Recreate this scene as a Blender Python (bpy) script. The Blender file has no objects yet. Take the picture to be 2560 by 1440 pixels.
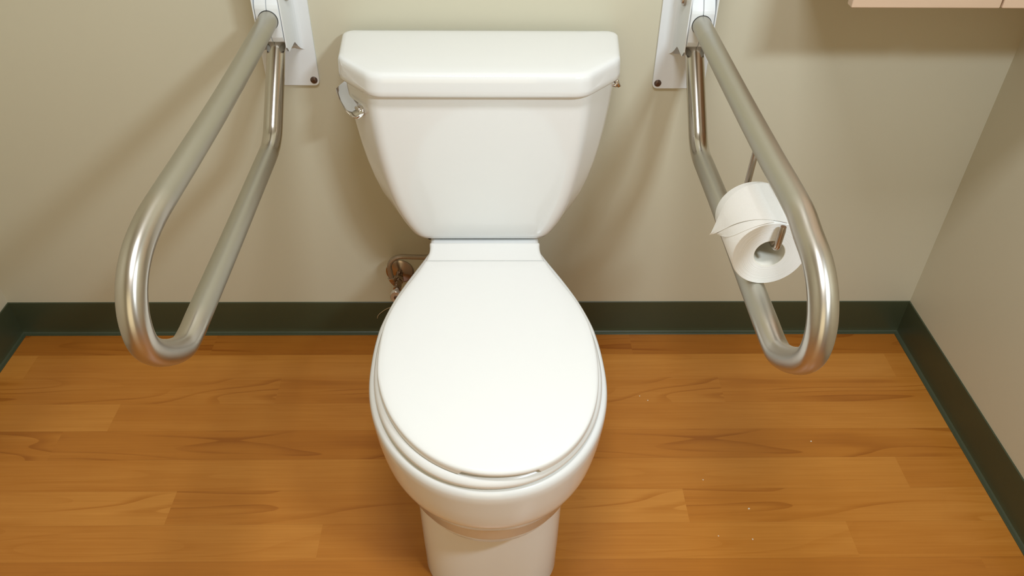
import bpy, bmesh, math, random
from mathutils import Vector, Matrix
PI = math.pi
sc = bpy.context.scene
C = sc.collection

# ------------------------------------------------------------------ camera
CAM_PITCH, CAM_YAW, CAM_ROLL, CAM_F, CAM_H, CAM_D = 0.678171, 0.0184037, 0.0100448, 1951.7, 1.3516, 1.5
cp, sp_ = math.cos(CAM_PITCH), math.sin(CAM_PITCH)
cy, sy = math.cos(CAM_YAW), math.sin(CAM_YAW)
fw = Vector((sy * cp, cy * cp, -sp_))
rt = Vector((cy, -sy, 0))
up = rt.cross(fw)
r2 = rt * math.cos(CAM_ROLL) + up * math.sin(CAM_ROLL)
u2 = -rt * math.sin(CAM_ROLL) + up * math.cos(CAM_ROLL)
cd = bpy.data.cameras.new('camera')
cam = bpy.data.objects.new('camera', cd)
C.objects.link(cam)
m = Matrix.Identity(4)
for i in range(3):
    m[i][0], m[i][1], m[i][2] = r2[i], u2[i], -fw[i]
m[0][3], m[1][3], m[2][3] = 0.0, -CAM_D, CAM_H
cam.matrix_world = m
cd.sensor_width = 36.0
cd.lens = CAM_F * 36.0 / 2560.0
cd.clip_start = 0.02
sc.camera = cam

# ------------------------------------------------------------------ world, lights, exposure
w = bpy.data.worlds.new('world')
w.use_nodes = True
w.node_tree.nodes['Background'].inputs[0].default_value = (1.0, 0.95, 0.85, 1)
w.node_tree.nodes['Background'].inputs[1].default_value = 0.0
sc.world = w
sc.view_settings.view_transform = 'Standard'
sc.view_settings.look = 'None'
sc.view_settings.exposure = 0.0
sc.view_settings.gamma = 1.0
sc.view_settings.use_curve_mapping = False

def area(name, loc, target, sx, sy_, power, col):
    ld = bpy.data.lights.new(name, 'AREA')
    ld.shape = 'RECTANGLE'
    ld.size, ld.size_y = sx, sy_
    ld.energy = power
    ld.color = col
    o = bpy.data.objects.new(name, ld)
    C.objects.link(o)
    o.location = loc
    d = Vector(target) - Vector(loc)
    o.rotation_euler = d.to_track_quat('-Z', 'Y').to_euler()
    return o
# the lamp over the wash basin at the right, and the ceiling panel
area('vanity_lamp', (0.66, -1.42, 1.68), (-0.3, 0, 0.6), 0.22, 0.07, 12.0, (0.80, 0.93, 1.04))
area('ceiling_lamp', (-0.02, -1.02, 2.40), (-0.02, -1.02, 0), 0.50, 0.28, 18.5, (0.93, 0.975, 1.05))
# unseen fill panel added at the front wall for soft, warm frontal light
area('front_fill_light', (-0.25, -2.57, 1.05), (-0.25, 0, 0.95), 0.95, 1.95, 5.6, (1.0, 0.86, 0.55))

XL, XR, ZC, YF = -1.2231, 1.0314, 2.44, -2.6

# ------------------------------------------------------------------ helpers
def link(name, me, mat=None, parent=None):
    o = bpy.data.objects.new(name, me)
    C.objects.link(o)
    if mat is not None:
        for k in (mat if isinstance(mat, (list, tuple)) else [mat]):
            me.materials.append(k)
    if parent is not None:
        o.parent = parent
    return o

def obj(name, bm, mat, parent=None, smooth=True, angle=None, loc=None):
    bmesh.ops.recalc_face_normals(bm, faces=bm.faces)
    me = bpy.data.meshes.new(name)
    bm.to_mesh(me)
    bm.free()
    if smooth:
        me.polygons.foreach_set('use_smooth', [True] * len(me.polygons))
        if angle:
            me.set_sharp_from_angle(angle=math.radians(angle))
    me.update()
    o = link(name, me, mat, parent)
    if loc is not None:
        o.location = loc
    return o

def tag(o, label=None, cat=None, group=None, kind=None):
    if label: o['label'] = label
    if cat: o['category'] = cat
    if group: o['group'] = group
    if kind: o['kind'] = kind
    return o

def thing(name, label, cat, loc=(0, 0, 0), rz=0.0, group=None):
    o = bpy.data.objects.new(name, None)
    o.empty_display_size = 0.05
    C.objects.link(o)
    o.location = loc
    o.rotation_euler = (0, 0, rz)
    return tag(o, label, cat, group)

def add_box(bm, x0, x1, y0, y1, z0, z1, bev=0.0, seg=2, mi=0):
    g = bmesh.ops.create_cube(bm, size=1.0)
    vs = g['verts']
    for v in vs:
        v.co = Vector(((x0 + x1) / 2 + v.co.x * (x1 - x0), (y0 + y1) / 2 + v.co.y * (y1 - y0), (z0 + z1) / 2 + v.co.z * (z1 - z0)))
    fs = set(f for v in vs for f in v.link_faces)
    for f in fs: f.material_index = mi
    if bev > 0:
        es = set(e for v in vs for e in v.link_edges)
        bmesh.ops.bevel(bm, geom=list(es), offset=bev, segments=seg, affect='EDGES', profile=0.5)

def add_loft(bm, rings, cap0=True, cap1=True, closed=True, mi=0):
    rows = [[bm.verts.new(p) for p in r] for r in rings]
    n = len(rows[0])
    for a, b in zip(rows, rows[1:]):
        for i in range(n if closed else n - 1):
            j = (i + 1) % n
            f = bm.faces.new((a[i], a[j], b[j], b[i]))
            f.material_index = mi
    if cap0: bm.faces.new(rows[0]).material_index = mi
    if cap1: bm.faces.new(rows[-1]).material_index = mi
    return rows

def frame_dirs(pts):
    """parallel-transported frames along a polyline"""
    P = [Vector(p) for p in pts]
    T = []
    for i in range(len(P)):
        a = P[max(i - 1, 0)]; b = P[min(i + 1, len(P) - 1)]
        T.append((b - a).normalized())
    ref = Vector((0, 0, 1)) if abs(T[0].z) < 0.9 else Vector((1, 0, 0))
    N = [(ref - T[0] * ref.dot(T[0])).normalized()]
    for i in range(1, len(P)):
        n = N[-1] - T[i] * N[-1].dot(T[i])
        N.append(n.normalized())
    return P, T, N

def add_tube(bm, pts, r, seg=24, caps=True, radii=None, mi=0, layer=None, vals=None, round_end=0.0):
    P, T, N = frame_dirs(pts)
    rings = []
    for i, (p, t, n) in enumerate(zip(P, T, N)):
        b = t.cross(n)
        rr = radii[i] if radii else r
        rings.append([p + (n * math.cos(2 * PI * k / seg) + b * math.sin(2 * PI * k / seg)) * rr for k in range(seg)])
    rows = add_loft(bm, rings, caps, caps, True, mi)
    if layer is not None:
        for row, v in zip(rows, vals):
            for q in row: q[layer] = v
    return rows

def fillet(pts, rads, step=0.008, nseg=14):
    """polyline with rounded corners, resampled"""
    P = [Vector(p) for p in pts]
    out = [P[0]]
    for i in range(1, len(P) - 1):
        a, b, c = P[i - 1], P[i], P[i + 1]
        r = rads[i - 1]
        u = (a - b).normalized(); v = (c - b).normalized()
        ang = math.acos(max(-1, min(1, u.dot(v))))
        if r <= 0 or ang > 3.1:
            out.append(b); continue
        d = r / math.tan(ang / 2)
        s, e = b + u * d, b + v * d
        bis = (u + v).normalized()
        cen = b + bis * (r / math.sin(ang / 2))
        a0 = (s - cen); a1 = (e - cen)
        tot = a0.angle(a1)
        ax = a0.cross(a1).normalized()
        for k in range(nseg + 1):
            out.append(cen + Matrix.Rotation(tot * k / nseg, 3, ax) @ a0)
    out.append(P[-1])
    res = [out[0]]
    for p in out[1:]:
        d = (p - res[-1]).length
        n = max(1, int(d / step))
        q = res[-1].copy()
        for k in range(1, n + 1):
            res.append(q.lerp(p, k / n))
    return res

def rounded_poly(pts, rads, nseg=8):
    """closed 2D polygon with filleted corners -> list of (x, y)"""
    n = len(pts)
    out = []
    for i in range(n):
        a, b, c = Vector(pts[i - 1]), Vector(pts[i]), Vector(pts[(i + 1) % n])
        r = rads[i]
        u = (a - b).normalized(); v = (c - b).normalized()
        ang = math.acos(max(-1, min(1, u.dot(v))))
        if r < 1e-6:
            out += [(b.x, b.y)] * (nseg + 1); continue
        d = min(r / math.tan(ang / 2), 0.48 * (a - b).length, 0.48 * (c - b).length)
        s, e = b + u * d, b + v * d
        for k in range(nseg + 1):
            t = k / nseg
            q = s * (1 - t) ** 2 + b * 2 * t * (1 - t) + e * t * t
            out.append((q.x, q.y))
    return out

def add_cyl(bm, p0, p1, r, seg=24, r1=None, mi=0, bev=0.0):
    a, b = Vector(p0), Vector(p1)
    r1 = r if r1 is None else r1
    if bev > 0:
        d = (b - a).normalized()
        pts = [a, a + d * bev * .3, a + d * bev, b - d * bev, b - d * bev * .3, b]
        rad = [r - bev, r - bev * .3, r, r1, r1 - bev * .3, r1 - bev]
    else:
        pts, rad = [a, b], [r, r1]
    add_tube(bm, pts, r, seg, True, rad, mi)

def interp(tab, x):
    if x <= tab[0][0]: return tab[0][1]
    for (a, va), (b, vb) in zip(tab, tab[1:]):
        if x <= b:
            t = (x - a) / (b - a)
            return va + (vb - va) * t
    return tab[-1][1]

# ------------------------------------------------------------------ materials
def mat(name, base=(0.8, 0.8, 0.8), rough=0.5, metal=0.0, spec=0.5, coat=0.0, coat_rough=0.05, sss=0.0):
    m_ = bpy.data.materials.new(name)
    m_.use_nodes = True
    b = m_.node_tree.nodes['Principled BSDF']
    b.inputs['Base Color'].default_value = (*base, 1)
    b.inputs['Roughness'].default_value = rough
    b.inputs['Metallic'].default_value = metal
    b.inputs['Specular IOR Level'].default_value = spec
    b.inputs['Coat Weight'].default_value = coat
    b.inputs['Coat Roughness'].default_value = coat_rough
    if sss:
        b.inputs['Subsurface Weight'].default_value = sss
        b.inputs['Subsurface Radius'].default_value = (0.01, 0.01, 0.01)
    return m_

def N(m_, t, **kw):
    n = m_.node_tree.nodes.new(t)
    for k, v in kw.items(): setattr(n, k, v)
    return n
def L(m_, a, b): m_.node_tree.links.new(a, b)
def bsdf(m_): return m_.node_tree.nodes['Principled BSDF']
def math_node(m_, op, a, b=None, clamp=False):
    n = N(m_, 'ShaderNodeMath', operation=op); n.use_clamp = clamp
    for i, v in enumerate((a, b)):
        if v is None: continue
        if isinstance(v, (int, float)): n.inputs[i].default_value = v
        else: L(m_, v, n.inputs[i])
    return n.outputs[0]
def mixc(m_, fac, a, b, mode='MIX'):
    n = N(m_, 'ShaderNodeMix', data_type='RGBA', blend_type=mode)
    if isinstance(fac, (int, float)): n.inputs[0].default_value = fac
    else: L(m_, fac, n.inputs[0])
    for s, v in ((6, a), (7, b)):
        if isinstance(v, tuple): n.inputs[s].default_value = (*v, 1)
        else: L(m_, v, n.inputs[s])
    return n.outputs[2]
def noise(m_, vec, scale, detail=2.0, rough=0.5, dist=0.0):
    n = N(m_, 'ShaderNodeTexNoise')
    n.inputs['Scale'].default_value = scale
    n.inputs['Detail'].default_value = detail
    n.inputs['Roughness'].default_value = rough
    n.inputs['Distortion'].default_value = dist
    if vec is not None: L(m_, vec, n.inputs['Vector'])
    return n.outputs[0]
def mapping(m_, vec, scale=(1, 1, 1), loc=(0, 0, 0)):
    n = N(m_, 'ShaderNodeMapping')
    n.inputs['Scale'].default_value = scale
    n.inputs['Location'].default_value = loc
    L(m_, vec, n.inputs['Vector'])
    return n.outputs[0]
def maprange(m_, v, a, b, c=0.0, d=1.0, smooth=False):
    n = N(m_, 'ShaderNodeMapRange')
    if smooth: n.interpolation_type = 'SMOOTHSTEP'
    L(m_, v, n.inputs[0])
    for i, x in zip((1, 2, 3, 4), (a, b, c, d)): n.inputs[i].default_value = x
    return n.outputs[0]
def bump(m_, h, strength, dist=0.001):
    n = N(m_, 'ShaderNodeBump')
    n.inputs['Strength'].default_value = strength
    n.inputs['Distance'].default_value = dist
    L(m_, h, n.inputs['Height'])
    L(m_, n.outputs[0], bsdf(m_).inputs['Normal'])

# wall paint: warm khaki beige, eggshell, faint roller texture
M_wall = mat('wall_paint', (0.50, 0.445, 0.315), 0.45, spec=0.4)
tc = N(M_wall, 'ShaderNodeTexCoord')
nz = noise(M_wall, tc.outputs['Object'], 3.0, 3.0)
L(M_wall, mixc(M_wall, maprange(M_wall, nz, .3, .7), (0.605, 0.570, 0.435), (0.615, 0.580, 0.442)), bsdf(M_wall).inputs['Base Color'])
bump(M_wall, noise(M_wall, tc.outputs['Object'], 220.0, 2.0), 0.06, 0.001)

M_ceiling = mat('ceiling_paint', (0.78, 0.76, 0.70), 0.8)
M_base = mat('baseboard_vinyl', (0.050, 0.060, 0.030), 0.38, spec=0.5)
tc = N(M_base, 'ShaderNodeTexCoord')
bump(M_base, noise(M_base, mapping(M_base, tc.outputs['Object'], (1, 1, 1)), 18.0, 3.0), 0.15, 0.004)

# laminate floor; UV.x = metres along the piece, UV.y = metres across the strip
M_floor = mat('laminate_floor', (0.4, 0.18, 0.04), 0.30, spec=0.45)
uv = N(M_floor, 'ShaderNodeUVMap', uv_map='plank').outputs[0]
sep = N(M_floor, 'ShaderNodeSeparateXYZ'); L(M_floor, uv, sep.inputs[0])
seed = N(M_floor, 'ShaderNodeAttribute', attribute_name='seed').outputs['Fac']
tone = N(M_floor, 'ShaderNodeAttribute', attribute_name='tone').outputs['Fac']
knot = N(M_floor, 'ShaderNodeAttribute', attribute_name='figure').outputs['Fac']
comb = N(M_floor, 'ShaderNodeCombineXYZ')
L(M_floor, sep.outputs[0], comb.inputs[0]); L(M_floor, sep.outputs[1], comb.inputs[1])
L(M_floor, math_node(M_floor, 'MULTIPLY', seed, 7.3), comb.inputs[2])
P0 = comb.outputs[0]
big = noise(M_floor, mapping(M_floor, P0, (1.5, 13.0, 1.0)), 1.0, 1.0, 0.3, 0.0)
rings = math_node(M_floor, 'FRACT', math_node(M_floor, 'MULTIPLY', big, 9.0))
ringl = math_node(M_floor, 'MULTIPLY', maprange(M_floor, rings, 0.62, 0.97, 0.0, 1.0, True), maprange(M_floor, rings, 0.97, 1.0, 1.0, 0.0, True))
mod = maprange(M_floor, noise(M_floor, mapping(M_floor, P0, (3.0, 10.0, 2.0), (3, 1, 5)), 1.0, 1.0), 0.38, 0.62, 0.15, 1.0, True)
ringl = math_node(M_floor, 'MULTIPLY', math_node(M_floor, 'MULTIPLY', ringl, mod), knot)
fine = noise(M_floor, mapping(M_floor, P0, (5.0, 260.0, 1.0)), 1.0, 3.0, 0.6)
med = noise(M_floor, mapping(M_floor, P0, (1.6, 34.0, 1.0), (0, 0, 3)), 1.0, 3.0, 0.55)
blot = noise(M_floor, mapping(M_floor, P0, (9.0, 26.0, 1.0), (5, 0, 3)), 1.0, 2.0, 0.5)
rmp = N(M_floor, 'ShaderNodeAttribute', attribute_name='ramp').outputs['Fac']
t0 = math_node(M_floor, 'ADD', tone, math_node(M_floor, 'MULTIPLY', rmp, math_node(M_floor, 'SUBTRACT', math_node(M_floor, 'MULTIPLY', sep.outputs[0], 0.95), 0.5)))
t1 = math_node(M_floor, 'ADD', t0, math_node(M_floor, 'MULTIPLY', math_node(M_floor, 'SUBTRACT', med, 0.5), 0.40))
t1 = math_node(M_floor, 'ADD', t1, math_node(M_floor, 'MULTIPLY', math_node(M_floor, 'SUBTRACT', fine, 0.5), 0.30))
t1 = math_node(M_floor, 'ADD', t1, math_node(M_floor, 'MULTIPLY', math_node(M_floor, 'SUBTRACT', blot, 0.5), 0.10))
t1 = math_node(M_floor, 'SUBTRACT', t1, math_node(M_floor, 'MULTIPLY', ringl, 0.30), True)
ramp = N(M_floor, 'ShaderNodeValToRGB')
L(M_floor, t1, ramp.inputs[0])
cr = ramp.color_ramp
cr.elements[0].position = 0.0; cr.elements[0].color = (0.300, 0.088, 0.0085, 1)
cr.elements[1].position = 1.0; cr.elements[1].color = (0.680, 0.305, 0.060, 1)
e = cr.elements.new(0.5); e.color = (0.480, 0.176, 0.023, 1)
seam = math_node(M_floor, 'ABSOLUTE', math_node(M_floor, 'SUBTRACT', sep.outputs[1], 0.0))
seamf = maprange(M_floor, seam, 0.0, 0.0012, 0.80, 1.0)
L(M_floor, mixc(M_floor, 1.0, ramp.outputs[0], seamf, 'MULTIPLY'), bsdf(M_floor).inputs['Base Color'])
bump(M_floor, fine, 0.05, 0.001)

M_porc = mat('glazed_porcelain', (0.83, 0.835, 0.815), 0.12, spec=0.5, coat=0.4, coat_rough=0.04)
M_seat = mat('seat_plastic', (0.86, 0.855, 0.825), 0.22, spec=0.5)
M_dark = mat('shadow_gap_rubber', (0.015, 0.013, 0.012), 0.6)
M_chrome = mat('chrome', (0.72, 0.68, 0.64), 0.08, 1.0)
M_brass = mat('worn_chrome_valve', (0.42, 0.33, 0.26), 0.22, 1.0)
M_screw = mat('bronze_screw', (0.16, 0.11, 0.09), 0.35, 0.9)
M_white = mat('white_powder_coat', (0.76, 0.78, 0.78), 0.35, spec=0.5)
M_knob = mat('valve_handle', (0.62, 0.55, 0.47), 0.25, 0.6)
M_tan = mat('tan_fibre', (0.55, 0.42, 0.25), 0.6)
M_crumb = mat('pale_crumb', (0.85, 0.75, 0.6), 0.7)

# braided hose
M_hose = mat('braided_hose', (0.40, 0.33, 0.25), 0.35, 0.8)
tc = N(M_hose, 'ShaderNodeTexCoord')
wv = N(M_hose, 'ShaderNodeTexWave', wave_type='BANDS', bands_direction='DIAGONAL')
wv.inputs['Scale'].default_value = 160.0
L(M_hose, tc.outputs['Object'], wv.inputs['Vector'])
bump(M_hose, wv.outputs['Fac'], 0.5, 0.001)

# brushed stainless: 'polish' point attribute 0 = matte ground, 1 = polished bend
M_steel = mat('brushed_stainless', (0.50, 0.47, 0.41), 0.35, 1.0)
pol = N(M_steel, 'ShaderNodeAttribute', attribute_name='polish').outputs['Fac']
tg = N(M_steel, 'ShaderNodeTangent', direction_type='UV_MAP', uv_map='grain')
L(M_steel, tg.outputs[0], bsdf(M_steel).inputs['Tangent'])
bsdf(M_steel).inputs['Anisotropic Rotation'].default_value = 0.25
uvs = N(M_steel, 'ShaderNodeUVMap', uv_map='grain').outputs[0]
tc = N(M_steel, 'ShaderNodeTexCoord')
n1 = noise(M_steel, mapping(M_steel, uvs, (40, 260, 1)), 1.0, 3.0, 0.6)
n2 = noise(M_steel, tc.outputs['Object'], 14.0, 2.0, 0.5)
pp = math_node(M_steel, 'ADD', pol, math_node(M_steel, 'MULTIPLY', math_node(M_steel, 'SUBTRACT', n2, 0.5), 0.30), True)
mir = N(M_steel, 'ShaderNodeAttribute', attribute_name='mirror').outputs['Fac']
L(M_steel, math_node(M_steel, 'MULTIPLY', math_node(M_steel, 'MULTIPLY', pp, 0.78), math_node(M_steel, 'SUBTRACT', 1.0, mir)), bsdf(M_steel).inputs['Anisotropic'])
rg = maprange(M_steel, pp, 0.0, 1.0, 0.46, 0.27)
rg = math_node(M_steel, 'ADD', rg, math_node(M_steel, 'MULTIPLY', math_node(M_steel, 'SUBTRACT', n1, 0.5), 0.02))
rg = math_node(M_steel, 'SUBTRACT', rg, math_node(M_steel, 'MULTIPLY', mir, 0.10))
L(M_steel, rg, bsdf(M_steel).inputs['Roughness'])
L(M_steel, mixc(M_steel, pp, (0.52, 0.50, 0.43), (0.60, 0.56, 0.50)), bsdf(M_steel).inputs['Base Color'])
M_rod = mat('satin_steel_rod', (0.50, 0.44, 0.38), 0.25, 1.0)

# toilet tissue
M_paper = mat('toilet_tissue', (0.90, 0.88, 0.84), 0.95, spec=0.1)
tc = N(M_paper, 'ShaderNodeTexCoord')
vo = N(M_paper, 'ShaderNodeTexVoronoi'); vo.inputs['Scale'].default_value = 260.0
L(M_paper, tc.outputs['Object'], vo.inputs['Vector'])
bump(M_paper, vo.outputs['Distance'], 0.25, 0.0008)
M_rollend = mat('tissue_roll_end', (0.88, 0.87, 0.84), 0.95, spec=0.1)
tc = N(M_rollend, 'ShaderNodeTexCoord')
sx_ = N(M_rollend, 'ShaderNodeSeparateXYZ'); L(M_rollend, tc.outputs['Object'], sx_.inputs[0])
rad = math_node(M_rollend, 'SQRT', math_node(M_rollend, 'ADD', math_node(M_rollend, 'POWER', sx_.outputs[0], 2.0), math_node(M_rollend, 'POWER', sx_.outputs[2], 2.0)))
lay = N(M_rollend, 'ShaderNodeTexNoise', noise_dimensions='1D'); lay.inputs['Scale'].default_value = 900.0
L(M_rollend, rad, lay.inputs['W'])
L(M_rollend, mixc(M_rollend, lay.outputs[0], (0.84, 0.83, 0.80), (0.92, 0.91, 0.88)), bsdf(M_rollend).inputs['Base Color'])
bump(M_rollend, lay.outputs[0], 0.3, 0.001)
M_core = mat('cardboard_core', (0.80, 0.76, 0.66), 0.9, spec=0.1)

# maple cabinet
M_maple = mat('maple_cabinet', (0.62, 0.44, 0.30), 0.35)
tc = N(M_maple, 'ShaderNodeTexCoord')
g = noise(M_maple, mapping(M_maple, tc.outputs['Object'], (1.2, 30, 30)), 2.0, 3.0, 0.6)
L(M_maple, mixc(M_maple, g, (0.58, 0.41, 0.28), (0.68, 0.50, 0.36)), bsdf(M_maple).inputs['Base Color'])

# ------------------------------------------------------------------ room shell
def quad_box(name, x0, x1, y0, y1, z0, z1, mt):
    bm = bmesh.new()
    add_box(bm, x0, x1, y0, y1, z0, z1)
    return tag(obj(name, bm, mt, smooth=False), kind='structure')

quad_box('wall_back', XL - 0.1, XR + 0.1, 0.0, 0.1, 0.0, ZC, M_wall)
quad_box('wall_left', XL - 0.1, XL, YF, 0.0, 0.0, ZC, M_wall)
quad_box('wall_right', XR, XR + 0.1, YF, 0.0, 0.0, ZC, M_wall)
quad_box('wall_front', XL - 0.1, XR + 0.1, YF - 0.1, YF, 0.0, ZC, M_wall)
quad_box('ceiling', XL - 0.1, XR + 0.1, YF - 0.1, 0.1, ZC, ZC + 0.05, M_ceiling)

# floor: one mesh, one face per laminate piece
STRIP, PER = 0.0815, 1.053
joints = {0: 0.33, 1: 0.9615, 2: 0.526, 3: 0.172, 4: 0.075, 5: 0.861, 6: 0.380, 7: 0.696, 8: 0.931}
tones = {0: .28, 1: .62, 2: .55, 3: .60, 4: .50, 5: .60, 6: .62, 7: .60, 8: .42}
grad = {0: .0, 1: .10, 2: .05, 3: .16, 4: .05, 5: .16, 6: .26, 7: .12, 8: .06}
figs = {0: .9, 1: .15, 2: 1.0, 3: .12, 4: 1.0, 5: .2, 6: .9, 7: .25, 8: .2}
rnd = random.Random(4)
bm = bmesh.new()
uvl = bm.loops.layers.uv.new('plank')
lt = bm.faces.layers.float.new('tone'); ls = bm.faces.layers.float.new('seed'); lf = bm.faces.layers.float.new('figure'); lg = bm.faces.layers.float.new('ramp')
bmv = bm.faces
NX = 6
y_top = 0.0
k = 0
faces_attr = []
while y_top > YF + 1e-6:
    y_bot = max(-0.0865 - STRIP * k, YF)
    j0 = joints.get(k, rnd.random())
    tn = tones.get(k, 0.40 + 0.25 * rnd.random())
    gd = grad.get(k, 0.12); fg = figs.get(k, rnd.choice((.1, .2, .9)))
    xs = j0
    while xs > XL: xs -= PER
    while xs < XR:
        for s in range(NX):
            a, b = xs + PER * s / NX, xs + PER * (s + 1) / NX
            a2, b2 = max(a, XL), min(b, XR)
            if b2 - a2 < 1e-4: continue
            vs = [bm.verts.new((x, y, 0)) for x, y in ((a2, y_bot), (b2, y_bot), (b2, y_top), (a2, y_top))]
            f = bm.faces.new(vs)
            f[lt] = tn
            f[lg] = gd
            f[ls] = k * 1.37 + 0.5
            f[lf] = fg
            for lp in f.loops:
                lp[uvl].uv = (lp.vert.co.x - xs, lp.vert.co.y - y_top)
        xs += PER
    y_top = y_bot
    k += 1
# slab below
g_ = [bm.verts.new(c_) for c_ in ((XL - .1, YF - .1, -.05), (XR + .1, YF - .1, -.05), (XR + .1, .1, -.05), (XL - .1, .1, -.05))]
bm.faces.new(g_)
me = bpy.data.meshes.new('floor')
bm.to_mesh(me)
bm.free()
floor = tag(link('floor', me, M_floor), kind='structure')

# vinyl cove baseboards
HB = 0.0995
prof = [(0.0, 0.0), (0.0145, 0.0), (0.0145, 0.0012), (0.0136, 0.0022), (0.0110, 0.0030), (0.0080, 0.0038), (0.0056, 0.0056), (0.0043, 0.0095), (0.0036, 0.016), (0.0034, 0.026), (0.0032, 0.045), (0.0032, 0.070), (0.0032, 0.094), (0.0026, 0.0985), (0.0012, HB), (0.0, HB)]
def baseboard(name, path_fn, nrm, a, b, n=2):
    bm = bmesh.new()
    rings = []
    for i in range(n + 1):
        t = i / n
        rings.append([path_fn(t, d, z) for d, z in prof])
    add_loft(bm, rings)
    return tag(obj(name, bm, M_base, angle=22), kind='structure')
baseboard('baseboard_back', lambda t, d, z: (XL + d + (XR - XL - 2 * d) * t, -d, z), None, 0, 1)
baseboard('baseboard_left', lambda t, d, z: (XL + d, -d + (YF + d) * t, z), None, 0, 1)
baseboard('baseboard_right', lambda t, d, z: (XR - d, -d + (YF + d) * t, z), None, 0, 1)

# ------------------------------------------------------------------ toilet
TX = -0.021
toilet = thing('toilet', 'white two-piece toilet with closed lid standing between the two steel grab bars', 'toilet', (TX, 0, 0))
BROT = 0.030   # bowl and seat sit slightly turned, tank sits slightly to the left
def bowl_xf(x, y, z):
    # pivot on (0,-0.6)
    yy = y + 0.60
    return (x * 1.0 - BROT * yy, y, z)

BACK = [(0.0, 0.0), (0.10, 0.006), (0.20, 0.030), (0.318, 0.088), (0.50, 0.265), (0.66, 0.487), (0.84, 0.775), (0.93, 0.91), (1.0, 1.0)]
def smooth_interp(tab, x):
    n = len(tab)
    if x <= tab[0][0]: return tab[0][1]
    if x >= tab[-1][0]: return tab[-1][1]
    for i in range(n - 1):
        if x <= tab[i + 1][0]: break
    (x0, y0), (x1, y1) = tab[i], tab[i + 1]
    def slope(k_):
        if k_ <= 0: return 0.0
        if k_ >= n - 1: return (tab[-1][1] - tab[-2][1]) / (tab[-1][0] - tab[-2][0])
        return (tab[k_ + 1][1] - tab[k_ - 1][1]) / (tab[k_ + 1][0] - tab[k_ - 1][0])
    h = x1 - x0; t = (x - x0) / h
    return y0 * (2*t**3 - 3*t*t + 1) + slope(i) * h * (t**3 - 2*t*t + t) + y1 * (-2*t**3 + 3*t*t) + slope(i + 1) * h * (t**3 - t*t)
def egg(W, yf, ymax, yb, wb, z, n=2.1, N_=120, sq=0.0):
    """closed outline: front half super-ellipse, back half tapering to a neck"""
    pts = []
    nf = N_ // 2
    h = nf // 2
    right = []
    for i in range(h + 1):      # from neck to widest
        t = 1 - i / h
        y = ymax + (yb - ymax) * t
        right.append((W - (W - wb) * smooth_interp(BACK, t), y))
    for i in range(1, nf + 1):
        a = PI / 2 * i / nf
        right.append((W * math.cos(a) ** (2 / n), ymax + (yf - ymax) * math.sin(a) ** (2 / n)))
    left = [(-x, y) for x, y in reversed(right[:-1])]
    full = right + left
    return [bowl_xf(x, y, z) for x, y in full]

def cap_fan(bm, ring, z=None):
    pass

# bowl + pedestal, one ceramic piece
bm = bmesh.new()
YM = -0.555
secs = [
    (0.0,   .126, -.728, -.61, -.10, .105, 3.0),
    (0.02,  .126, -.727, -.61, -.10, .104, 3.0),
    (0.06,  .128, -.724, -.61, -.10, .102, 2.9),
    (0.14,  .131, -.718, -.60, -.10, .100, 2.8),
    (0.195, .133, -.712, -.60, -.10, .098, 2.6),
    (0.212, .134, -.716, -.60, -.10, .097, 2.4),
    (0.221, .139, -.738, -.59, -.12, .096, 2.2),
    (0.226, .142, -.760, -.58, -.12, .095, 2.15),
    (0.233, .148, -.770, -.575, -.14, .095, 2.1),
    (0.255, .160, -.779, -.57, -.16, .095, 2.1),
    (0.290, .176, -.7885, -.56, -.17, .095, 2.1),
    (0.305, .183, -.7955, -.555, -.18, .095, 2.1),
    (0.315, .187, -.8015, -.555, -.18, .096, 2.1),
    (0.324, .190, -.8055, -.555, -.18, .096, 2.1),
    (0.336, .1925, -.8078, YM, -.19, .098, 2.1),
    (0.362, .1968, -.8110, YM, -.20, .100, 2.1),
    (0.390, .1995, -.8125, YM, -.20, .103, 2.1),
    (0.404, .2000, -.8140, YM, -.20, .105, 2.1),
    (0.412, .1985, -.8120, YM, -.20, .105, 2.1),
    (0.4165, .1950, -.8080, YM, -.20, .103, 2.1),
    (0.4180, .1880, -.7990, YM, -.20, .100, 2.1),
]
add_loft(bm, [egg(W, yf, ym, yb, wb, z, n) for z, W, yf, ym, yb, wb, n in secs])
bowl = obj('bowl', bm, M_porc, toilet, angle=60)

# tank shelf at the back of the bowl
bm = bmesh.new()
def shelf(z, wf, wb, ins):
    p = rounded_poly([(wb - ins, -.045 - ins), (-(wb - ins), -.045 - ins), (-(wf - ins), -.20), (-(.1085 - ins), -.250), (-(.1100 - ins), -.33), ((.1100 - ins), -.33), (.1085 - ins, -.250), (wf - ins, -.20)], [.02, .02, .04, .06, .0, .0, .06, .04])
    return [bowl_xf(x, y, z) for x, y in p]
add_loft(bm, [shelf(.30, .09, .09, .012), shelf(.36, .10, .094, .005), shelf(.41, .108, .098, .001), shelf(.428, .110, .100, 0), shelf(.434, .110, .100, .003), shelf(.436, .110, .100, .009)])
obj('tank_shelf', bm, M_porc, toilet, angle=60)

# seat ring
bm = bmesh.new()
def seat_ring(off, z):
    return egg(.187 + off, -.8065 - off, YM, -.302, .1145 + off * .3, z)
add_loft(bm, [seat_ring(-.012, .4185), seat_ring(-.004, .4190), seat_ring(.0005, .4215), seat_ring(.0025, .4260), seat_ring(.0018, .4310), seat_ring(-.0015, .4355), seat_ring(-.0065, .4385), seat_ring(-.014, .4392), seat_ring(-.03, .4392)])
obj('seat', bm, M_seat, toilet, angle=60)

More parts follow.
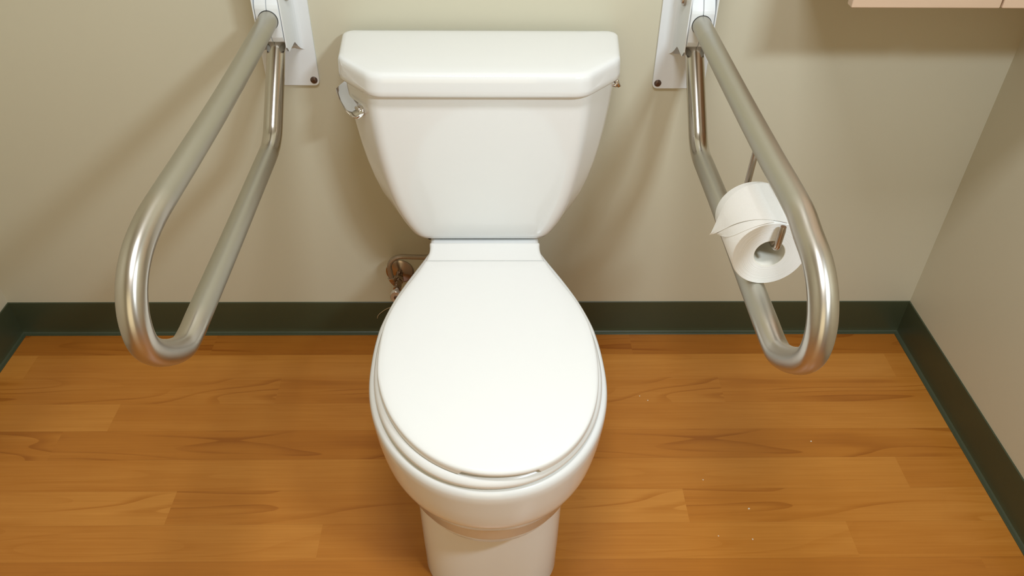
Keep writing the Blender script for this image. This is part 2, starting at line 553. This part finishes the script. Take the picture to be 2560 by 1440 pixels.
# seat lid, with the front finger notch
bm = bmesh.new()
def lid_ring(off, z, front=0.0, notch=False):
    r = egg(.1815 + off, -.8046 - off, YM, -.3050 + off * .25, .1150 + off * .3, z, 2.12, 240)
    out = []
    for (x, y, zz) in r:
        xl = x + BROT * (y + .6)
        # the lid's nose sits a touch to the right
        x += 0.010 * max(0.0, min(1.0, (-.60 - y) / .2)) ** 1.3
        if notch:
            a = abs(xl - .004)
            if y < -.70 and a < .0590:
                t = min(1.0, (.0590 - a) / .003)
                zz = zz + .0062 * t
        out.append((x, y, zz))
    return out
add_loft(bm, [lid_ring(-.012, .4425, notch=True), lid_ring(-.0015, .4410, notch=True), lid_ring(0, .4413, notch=True), lid_ring(.0003, .4480), lid_ring(0, .4520), lid_ring(-.0015, .4545), lid_ring(-.005, .4560), lid_ring(-.014, .4568), lid_ring(-.020, .4574), lid_ring(-.035, .4579), lid_ring(-.075, .4590), lid_ring(-.11, .4595)])
obj('seat_lid', bm, M_seat, toilet, angle=55)

# hinge cover behind the lid
bm = bmesh.new()
def hinge_ring(z, ins):
    pts = []
    side = [(-.2430, .1090), (-.2470, .1086), (-.2560, .1080), (-.2680, .1082), (-.2800, .1096), (-.2920, .1120), (-.3045, .1150)]
    for y, hw in side: pts.append((hw - ins, y - (ins if y > -.25 else 0)))
    full = pts + [(-x, y) for x, y in reversed(pts)]
    return [bowl_xf(x, y, z) for x, y in full]
add_loft(bm, [hinge_ring(.4360, .001), hinge_ring(.4375, 0), hinge_ring(.4480, 0), hinge_ring(.4530, .0012), hinge_ring(.4555, .004), hinge_ring(.4565, .009)])
obj('seat_hinge', bm, M_seat, toilet, angle=45)

# tank
KX = -.017
def tank_ring(z, wb, yc, wf, yf, yb=-.022, ins=0.0):
    p = rounded_poly([(wb - ins, yb - ins), (-(wb - ins), yb - ins), (-(wb - ins), yc), (-(wf - ins), yf + ins), (wf - ins, yf + ins), (wb - ins, yc)],
                     [.02, .02, .05, .035, .035, .05], 8)
    return [(x + KX, y, z) for x, y in p]
bm = bmesh.new()
tsec = [(.4395, .118, -.150, .112, -.200, .0), (.4400, .134, -.150, .124, -.2075, 0), (.4430, .146, -.150, .130, -.2130, 0), (.4500, .156, -.150, .135, -.2145, 0),
        (.460, .1655, -.150, .1395, -.2148, 0), (.475, .178, -.150, .147, -.2148, 0), (.495, .192, -.148, .155, -.2148, 0), (.520, .205, -.146, .163, -.2148, 0), (.550, .2165, -.144, .170, -.2148, 0),
        (.585, .2265, -.142, .1765, -.2148, 0), (.62, .234, -.140, .182, -.2148, 0), (.66, .2405, -.138, .187, -.2148, 0), (.70, .2455, -.136, .190, -.2148, 0), (.74, .249, -.135, .1925, -.2148, 0), (.757, .2500, -.135, .193, -.2148, 0)]
add_loft(bm, [tank_ring(z, wb, yc, wf, yf, -.022, i_) for z, wb, yc, wf, yf, i_ in tsec])
tank = obj('tank', bm, M_porc, toilet, angle=60)

# gasket seen as the dark line under the tank
bm = bmesh.new()
add_cyl(bm, (KX - .004, -.15, .430), (KX - .004, -.15, .4415), .052, 32)
obj('tank_gasket', bm, M_dark, toilet)
for bx in (-.105, .105):
    bm = bmesh.new()
    add_cyl(bm, (KX + bx, -.185, .425), (KX + bx, -.185, .442), .007, 12)
    obj('tank_bolt', bm, M_dark, toilet)

# tank lid
bm = bmesh.new()
def lid2(z, ins):
    p = rounded_poly([(.2680 - ins, -.016 - ins * .3), (-(.2680 - ins), -.016 - ins * .3), (-(.2570 - ins), -.148 + ins * .3), (-(.1880 - ins * .7), -.2285 + ins), (.1880 - ins * .7, -.2285 + ins), (.2570 - ins, -.148 + ins * .3)],
                     [.018, .018, .055, .045, .045, .055], 10)
    return [(x + KX, y, z) for x, y in p]
add_loft(bm, [lid2(.7560, .012), lid2(.7525, .006), lid2(.7535, .0015), lid2(.757, -.0005), lid2(.765, 0), (lid2(.780, .001)), lid2(.7865, .0018), lid2(.7915, .0040), lid2(.7940, .0075), lid2(.7952, .014), lid2(.7960, .040), lid2(.7966, .08)])
obj('tank_lid', bm, M_porc, toilet, angle=60)

# trip lever
lev = []
bm = bmesh.new()
A_ = Vector((-.2370, -.1900, .7050)); B_ = Vector((-.2830, -.0960, .7200))
cnr = Vector((-.2330, -.1790, .7060))
nrm = Vector((-.80, -.60, 0)).normalized()
add_cyl(bm, cnr - nrm * .006, cnr + nrm * .010, .0105, 24, bev=.002)
lever_s = obj('lever_boss', bm, M_chrome, toilet)
bm = bmesh.new()
rings = []
tang = (B_ - A_).normalized()
want = Vector((-.35, -.55, .76)).normalized()
ndir = (want - tang * want.dot(tang)).normalized()
wdir = tang.cross(ndir).normalized()
for i in range(15):
    t = i / 14
    c0 = A_ + tang * (-.006 + .108 * t) + ndir * (.004 * math.sin(PI * t))
    hw = interp([(0, .0085), (.08, .0150), (.3, .0190), (.6, .0180), (1, .0140)], t)
    th = interp([(0, .003), (.1, .0055), (.4, .0038), (1, .0016)], t)
    ring = []
    for k_ in range(16):
        a = 2 * PI * k_ / 16
        cx_ = math.copysign(abs(math.cos(a)) ** .7, math.cos(a)); sy2 = math.sin(a)
        dish = -.0060 * (1 - cx_ * cx_) * math.sin(PI * min(1, t * .9 + .1))
        ring.append(c0 + wdir * hw * cx_ + ndir * (th * sy2 + dish))
    rings.append(ring)
add_loft(bm, rings)
obj('flush_lever', bm, M_chrome, toilet, angle=60)
# chrome lid-lock screw on the right side of the tank
bm = bmesh.new()
add_cyl(bm, (.244 + KX, -.120, .7335), (.257 + KX, -.126, .7335), .006, 16, bev=.0015)
add_cyl(bm, (.252 + KX, -.126, .7470), (.260 + KX, -.128, .7300), .0035, 12)
obj('lid_lock', bm, M_chrome, toilet)

# ------------------------------------------------------------------ grab bars
def spline(pts, n=10):
    P = [Vector(p) for p in pts]
    out = []
    for i in range(len(P) - 1):
        p0 = P[max(i - 1, 0)]; p1 = P[i]; p2 = P[i + 1]; p3 = P[min(i + 2, len(P) - 1)]
        # centripetal-ish tangents scaled by segment length
        L1 = (p2 - p1).length
        t1 = (p2 - p0) / max((p2 - p1).length + (p1 - p0).length, 1e-6) * L1
        t2 = (p3 - p1) / max((p3 - p2).length + (p2 - p1).length, 1e-6) * L1
        for k_ in range(n):
            t = k_ / n
            out.append(p1 * (2*t**3 - 3*t*t + 1) + t1 * (t**3 - 2*t*t + t) + p2 * (-2*t**3 + 3*t*t) + t2 * (t**3 - t*t))
    out.append(P[-1])
    return out

def rail_path(P):
    dy, dl = P['dy'], P['dl']
    up = [(-.040, P['zu0']), (-.36, .8240 + P['du']), (-.56, .8222 + P['du']), (-.672 + dy, .8225 + P['du'])]
    loop = [(-.715, .8205), (-.7590, .8110), (-.7910, .7925), (-.8110, .7660), (-.8180, .7380), (-.8150, .7130), (-.8000, .6880), (-.7780, .6655), (-.7540, .6465), (-.7300, .6335), (-.7020, .6300)]
    loop = [(y + dy, z + dl * (0.82 - z) / .19) for y, z in loop]
    low = [(-.672 + dy, .6312 + dl), (-.52, .6350 + dl), (-.37, .6405 + dl * .7)]
    pts = spline([(0, y, z) for y, z in up + loop + low], 10)
    tail = fillet([(0, -.37, .6405 + dl * .7), (0, P['yk'], P['zl0']), (0, P['ye'], P['ze'])], [P['rk']])
    pts = pts[:-1] + tail
    res = [pts[0]]
    for p in pts[1:]:
        d = (p - res[-1]).length
        if d < .0035: continue
        n = max(1, int(round(d / .008)))
        q = res[-1].copy()
        for k_ in range(1, n + 1): res.append(q.lerp(p, k_ / n))
    return res

def grab_bar(label, loc, P, inner, low_dx=0.0, ps=.0045, zp=0.0):
    """inner = +1 when the toilet is on the +x side of the bar"""
    t = thing('grab_bar', label, 'grab bar', loc, 0, 'fold-up grab bars beside the toilet')
    px = ps * inner      # plate centre relative to rail plane
    # wall plate
    bm = bmesh.new()
    pl = rounded_poly([(-.053 + px, .6755 + zp), (.053 + px, .6755 + zp), (.053 + px, .99), (-.053 + px, .99)], [.011] * 4, 6)
    add_loft(bm, [[(x, -.0002, z) for x, z in pl], [(x, -.0040, z) for x, z in pl], [(x * .99 + px * .01, -.0048, z) for x, z in pl]])
    plate = obj('mounting_plate', bm, M_white, t, angle=40)
    for sx in (-.0425, .0425):
        for sz in (.6868 + zp, .9775):
            bm = bmesh.new()
            x = px + sx
            add_tube(bm, [(x, -.0045, sz), (x, -.0056, sz), (x, -.0072, sz), (x, -.0080, sz)], 0, 24, True, [.0072, .0072, .0050, .0022])
            for a in (0.4, 0.4 + PI / 2):
                c_, s_ = math.cos(a), math.sin(a)
                add_loft(bm, [[(x + c_ * u + -s_ * v, yy, sz + s_ * u + c_ * v) for u, v in ((-.003, -.0005), (.003, -.0005), (.003, .0005), (-.003, .0005))] for yy in (-.0075, -.0083)])
            obj('screw', bm, M_screw, plate, angle=40)
    # folded channel: two cheeks with a notched lower edge
    for sd in (-1, 1):
        bm = bmesh.new()
        # section from plate to front edge (offset from rail plane, y)
        sec = [(.0440, -.0045), (.0365, -.0052), (.0325, -.0080), (.0298, -.0140), (.0282, -.022), (.0272, -.034), (.0266, -.048), (.0262, -.062), (.0260, -.076), (.0255, -.0785), (.0232, -.0785), (.0230, -.076), (.0232, -.048), (.0240, -.022), (.0250, -.008), (.0290, -.0042)]
        def zbot(y):
            return interp([(-.0785, .783), (-.070, .7715), (-.066, .7715), (-.030, .7745), (-.026, .7735), (-.008, .7540), (-.004, .7500)], y)
        sec2 = []
        for (a, b) in zip(sec, sec[1:] + sec[:1]):
            for k_ in range(4):
                t_ = k_ / 4
                sec2.append((a[0] + (b[0] - a[0]) * t_, a[1] + (b[1] - a[1]) * t_))
        rows = []
        for j in range(9):
            fz = j / 8
            rows.append([(sd * a, y, zbot(y) + (.985 - zbot(y)) * fz) for a, y in sec2])
        add_loft(bm, rows)
        obj('bracket_cheek', bm, M_white, t, angle=40)
    # pivot block in two halves
    bp = [(-.012, .768), (-.020, .769), (-.034, .774), (-.076, .7935), (-.0805, .803), (-.0805, .856), (-.0785, .862), (-.066, .882), (-.058, .91), (-.054, .96), (-.016, .96)]
    for sd in (-1, 1):
        bm = bmesh.new()
        rr_ = rounded_poly(bp, [.002, .004, .003, .006, .006, .012, .012, .01, .01, .004, .004], 4)
        xs_ = [(.0005, .0012), (.0010, .0), (.0195, .0), (.0210, .0006), (.0218, .0022)]
        cy_, cz_ = -.048, .85
        rows = []
        for xo, ins in xs_:
            row = []
            for (y, z) in rr_:
                d = Vector((y - cy_, z - cz_))
                q = d * (1 - ins / max(d.length, .01))
                row.append((sd * xo, cy_ + q.x, cz_ + q.y))
            rows.append(row)
        add_loft(bm, rows)
        obj('pivot_block', bm, M_white, t, angle=35)
    # black ring standing in for the shaded gap where the rail enters the block
    zu = P['zu0'] + (.8240 + P['du'] - P['zu0']) * .125
    bm = bmesh.new()
    add_cyl(bm, (0, -.076, zu), (0, -.0811, zu), .0184, 40)
    obj('gap_shade_ring', bm, M_dark, t)
    # hinge bolt
    bm = bmesh.new()
    add_cyl(bm, (-.034, -.036, .868), (.034, -.036, .868), .0075, 20, bev=.001)
    add_cyl(bm, (-.031, -.036, .868), (.031, -.036, .868), .0120, 24)
    obj('hinge_bolt', bm, M_rod, t, angle=40)
    # the looped rail itself
    path = rail_path(P)
    bm = bmesh.new()
    lay_ = bm.verts.layers.float.new('polish')
    lay2 = bm.verts.layers.float.new('mirror')
    lay_ = bm.verts.layers.float['polish']
    vals, mirs = [], []
    n = len(path)
    zm = .73
    for i, p in enumerate(path):
        front = 1 - max(0, min(1, (p.y + .690 - P['dy']) / .03))
        back = max(0, min(1, (p.y - P['yk'] + .05) / .03)) if p.z < P['zu0'] - .025 else 0
        tz = .2 if p.z > P['zu0'] - .02 and p.y > -.15 else 0
        vals.append(max(front * .9, back, tz)); mirs.append(back)
    lean = [(Vector((low_dx * max(0, (P['zu0'] - p.z)) / .2, p.y, p.z))) for p in path]
    rows_ = add_tube(bm, lean, .0175, 40, True, None, 0, lay_, vals)
    for row, v in zip(rows_, mirs):
        for q in row: q[lay2] = v
    uvg = bm.loops.layers.uv.new('grain')
    al = [0.0]
    for a_, b_ in zip(lean, lean[1:]): al.append(al[-1] + (b_ - a_).length)
    bm.verts.index_update()
    for f in bm.faces:
        if len(f.verts) > 4: continue
        ks = [l.vert.index % 40 for l in f.loops]
        wrap = max(ks) - min(ks) > 5
        for l, kk in zip(f.loops, ks):
            l[uvg].uv = ((kk + (40 if wrap and kk < 5 else 0)) / 40 * .11, al[l.vert.index // 40])
    rail = obj('rail', bm, M_steel, t)
    return t

PL = dict(zu0=.8365, du=0.0, dy=0.0, dl=0.0, zl0=.6470, yk=-.200, rk=.085, ye=-.044, ze=.7890)
PRr = dict(zu0=.8365, du=.0060, dy=-.0150, dl=.0060, zl0=.6440, yk=-.206, rk=.085, ye=-.044, ze=.7890)
left_bar = grab_bar('brushed steel fold-up grab bar left of the toilet, nothing hanging on it', (-.4235, 0, 0), PL, 1)
right_bar = grab_bar('brushed steel fold-up grab bar right of the toilet, carrying the toilet paper roll', (.3710, 0, -.007), PRr, -1, ps=.0085, zp=.002)

# paper holder rod under the right bar's upper rail
RC = Vector((.3785, -.6185, .7020))
RR, RLEN, RCORE = .0530, .110, .0215
bm = bmesh.new()
ox, oz = -.3710, .007
hx = RC.x + .001
zin = RC.z + RCORE - .0050
yb_ = RC.y + .1500
pth = fillet([(hx + ox + .004, yb_ + .004, .815 + oz), (hx + ox, yb_, zin + oz), (hx + ox + .0015, RC.y - .012, zin + oz), (hx + ox + .004, RC.y - .010, zin + .037 + oz)], [.010, .008], .006, 10)
radii = [.0048] * len(pth)
radii[-1] = .0040
add_tube(bm, pth, .0048, 20, True, radii)
obj('paper_holder', bm, M_rod, right_bar, angle=50)

# toilet paper roll
roll = thing('toilet_paper_roll', 'white toilet paper roll with a folded end sheet on the right grab bar', 'toilet paper', tuple(RC))
bm = bmesh.new()
seg = 96
def circ(r, y, wob=0.0):
    return [(r * (1 + wob * math.sin(3 * a + .5)) * math.cos(a), y, r * (1 + wob * math.sin(3 * a + .5)) * math.sin(a)) for a in [2 * PI * k_ / seg for k_ in range(seg)]]
rows = add_loft(bm, [circ(RR - .0012, 0, .006), circ(RR, .0015, .006), circ(RR, RLEN - .0015, .006), circ(RR - .0012, RLEN, .006)], False, False)
obj('tissue_layers', bm, M_paper, roll, angle=60)
bm = bmesh.new()
add_loft(bm, [circ(RR - .0012, 0, .006), circ(RCORE + .010, .0003), circ(RCORE + .0008, 0.0008)], False, False)
obj('roll_end', bm, M_rollend, roll, angle=60)
bm = bmesh.new()
add_loft(bm, [circ(RR - .0012, RLEN, .006), circ(RCORE + .0008, RLEN)], False, False)
obj('roll_end', bm, M_rollend, roll, angle=60)
bm = bmesh.new()
add_loft(bm, [circ(RCORE + .0008, 0.0008), circ(RCORE, .001), circ(RCORE, RLEN - .001), circ(RCORE + .0008, RLEN)], False, False)
obj('cardboard_core', bm, M_core, roll, angle=60)
# loose end folded to a point
def flap(th0, th1, tipy, off, tang_deg, y_front0, y_back0, pw, thick):
    bm = bmesh.new()
    nt, ny = 30, 12
    sl0, sl1 = math.radians(th0), math.radians(th1)
    for sgn in (0, 1):
        pass
    top, bot = [], []
    for i in range(nt + 1):
        t = i / nt
        sl = sl0 + (sl1 - sl0) * t
        yf_ = y_front0 + (tipy - y_front0) * t ** pw
        yb2 = y_back0 + (tipy - y_back0) * t ** 1.1
        rt_, rb_ = [], []
        for j in range(ny + 1):
            q_ = j / ny
            y = yf_ + (yb2 - yf_) * q_
            wv_ = .0009 * math.sin(q_ * 7 + t * 5) * t
            for lst, o_ in ((rt_, thick), (rb_, 0)):
                r = RR + off + wv_ + o_
                st = math.radians(tang_deg)
                if sl <= st:
                    lst.append((r * math.cos(sl), y, r * math.sin(sl)))
                else:
                    e_ = (sl - st) * RR
                    lst.append((r * math.cos(st) - math.sin(st) * e_, y, r * math.sin(st) + math.cos(st) * e_))
        top.append(rt_); bot.append(rb_)
    tv = [[bm.verts.new(p) for p in r_] for r_ in top]
    bv = [[bm.verts.new(p) for p in r_] for r_ in bot]
    for i in range(nt):
        for j in range(ny):
            bm.faces.new((tv[i][j], tv[i][j + 1], tv[i + 1][j + 1], tv[i + 1][j]))
            bm.faces.new((bv[i][j], bv[i + 1][j], bv[i + 1][j + 1], bv[i][j + 1]))
        bm.faces.new((tv[i][0], tv[i + 1][0], bv[i + 1][0], bv[i][0]))
        bm.faces.new((tv[i][ny], bv[i][ny], bv[i + 1][ny], tv[i + 1][ny]))
    for j in range(ny):
        bm.faces.new((tv[nt][j], tv[nt][j + 1], bv[nt][j + 1], bv[nt][j]))
        bm.faces.new((tv[0][j], bv[0][j], bv[0][j + 1], tv[0][j + 1]))
    return bm
obj('folded_sheet', flap(75, 207, .0800, .0010, 163, .0000, RLEN - .007, 1.5, .0005), M_paper, roll, angle=60)
obj('folded_sheet', flap(95, 196, .0700, .0002, 168, .0005, .085, 3.0, .0005), M_paper, roll, angle=60)

# ------------------------------------------------------------------ supply valve
VX, VZ = -.2440, .196
valve = thing('supply_valve', 'small chrome water shut-off valve with round wall flange behind the toilet', 'valve', (VX, 0, VZ))
bm = bmesh.new()
add_tube(bm, [(0, -.0003, 0), (0, -.002, 0), (0, -.0045, 0), (0, -.006, 0), (0, -.0095, 0)], 0, 40, True, [.0335, .0335, .029, .018, .012])
obj('wall_flange', bm, M_brass, valve, angle=60)
bm = bmesh.new()
add_cyl(bm, (0, -.006, 0), (0, -.030, 0), .0085, 20, bev=.001)
add_cyl(bm, (0, -.026, 0), (0, -.040, 0), .0125, 6, bev=.001)
add_cyl(bm, (0, -.036, 0), (0, -.070, -.001), .0095, 20, bev=.002)
add_cyl(bm, (-.001, -.055, 0), (-.011, -.056, .020), .0080, 20, bev=.001)
add_cyl(bm, (-.008, -.056, .013), (-.013, -.057, .026), .0095, 6, bev=.001)
obj('valve_body', bm, M_brass, valve, angle=40)
bm = bmesh.new()
add_cyl(bm, (0, -.068, -.001), (-.001, -.088, -.003), .0055, 16)
rr2 = []
for y_, s_ in ((-.086, .85), (-.088, 1.0), (-.093, 1.0), (-.096, .88)):
    rr2.append([(.0135 * s_ * math.cos(a), y_ - .001, -.003 + .0185 * s_ * math.sin(a)) for a in [2 * PI * k_ / 32 for k_ in range(32)]])
add_loft(bm, rr2)
hd = obj('handle', bm, M_knob, valve, angle=40)
bm = bmesh.new()
add_cyl(bm, (0, -.096, -.003), (0, -.0995, -.003), .0045, 16, bev=.001)
obj('handle_screw', bm, M_screw, hd, angle=40)
bm = bmesh.new()
hp = fillet([(-.012, -.057, .022), (-.0165, -.058, .088), (.096, -.064, .088), (.100, -.085, .241)], [.034, .03], .005, 10)
add_tube(bm, hp, .0058, 20)
obj('supply_hose', bm, M_hose, valve)

# ------------------------------------------------------------------ wall cabinet
cab = thing('wall_cabinet', 'pale maple wall cabinet fixed high in the corner right of the toilet', 'cabinet', (.54, 0, .937))
CD = .300
bm = bmesh.new()
add_box(bm, .0045, .4880, -CD + .022, -.0005, .006, .75, .0008, 1)
obj('carcass', bm, M_maple, cab, smooth=False)
for (a, b) in ((.0, .2310), (.2340, .4870)):
    bm = bmesh.new()
    add_box(bm, a, b, -CD, -CD + .019, 0, .745, .0022, 3)
    obj('door', bm, M_maple, cab, angle=50)

# ------------------------------------------------------------------ small things
crumb0 = None
for i, (x, y, r, a) in enumerate([(.344, -.244, .0013, .3), (.327, -.230, .0012, 1.2), (.690, -.369, .0016, .8), (.428, -.472, .0012, 2.0), (.507, -.545, .0018, .5), (.497, -.616, .0014, 1.6), (.431, -.608, .0011, 2.4)]):
    if crumb0 is None:
        bm = bmesh.new()
        bmesh.ops.create_icosphere(bm, subdivisions=2, radius=1.0)
        for v in bm.verts:
            v.co *= 1 + .25 * math.sin(7 * v.co.x + 3 * v.co.y) * math.cos(5 * v.co.z)
            v.co.z *= .55
        crumb0 = obj('crumb', bm, M_crumb)
        o = crumb0
    else:
        o = crumb0.copy(); C.objects.link(o)
    o.location = (x, y, r * .5); o.scale = (r * 1.3, r, r); o.rotation_euler = (0, 0, a)
    tag(o, 'tiny pale crumb lying on the wood floor right of the toilet', 'crumb', 'crumbs on the floor')
bm = bmesh.new()
fp = spline([(0, 0, 0), (.0030, -.0003, .0095), (.0110, 0, .0187), (.0252, -.0002, .0305), (.0390, .0000, .0372), (.0500, -.0004, .0400)], 8)
fp = [p + Vector((-.3130, -.0040, .0483)) for p in fp]
add_tube(bm, fp, .0007, 8)
tag(obj('loose_fibre', bm, M_tan), 'thin curled tan fibre lying against the green baseboard beside the bowl', 'fibre')
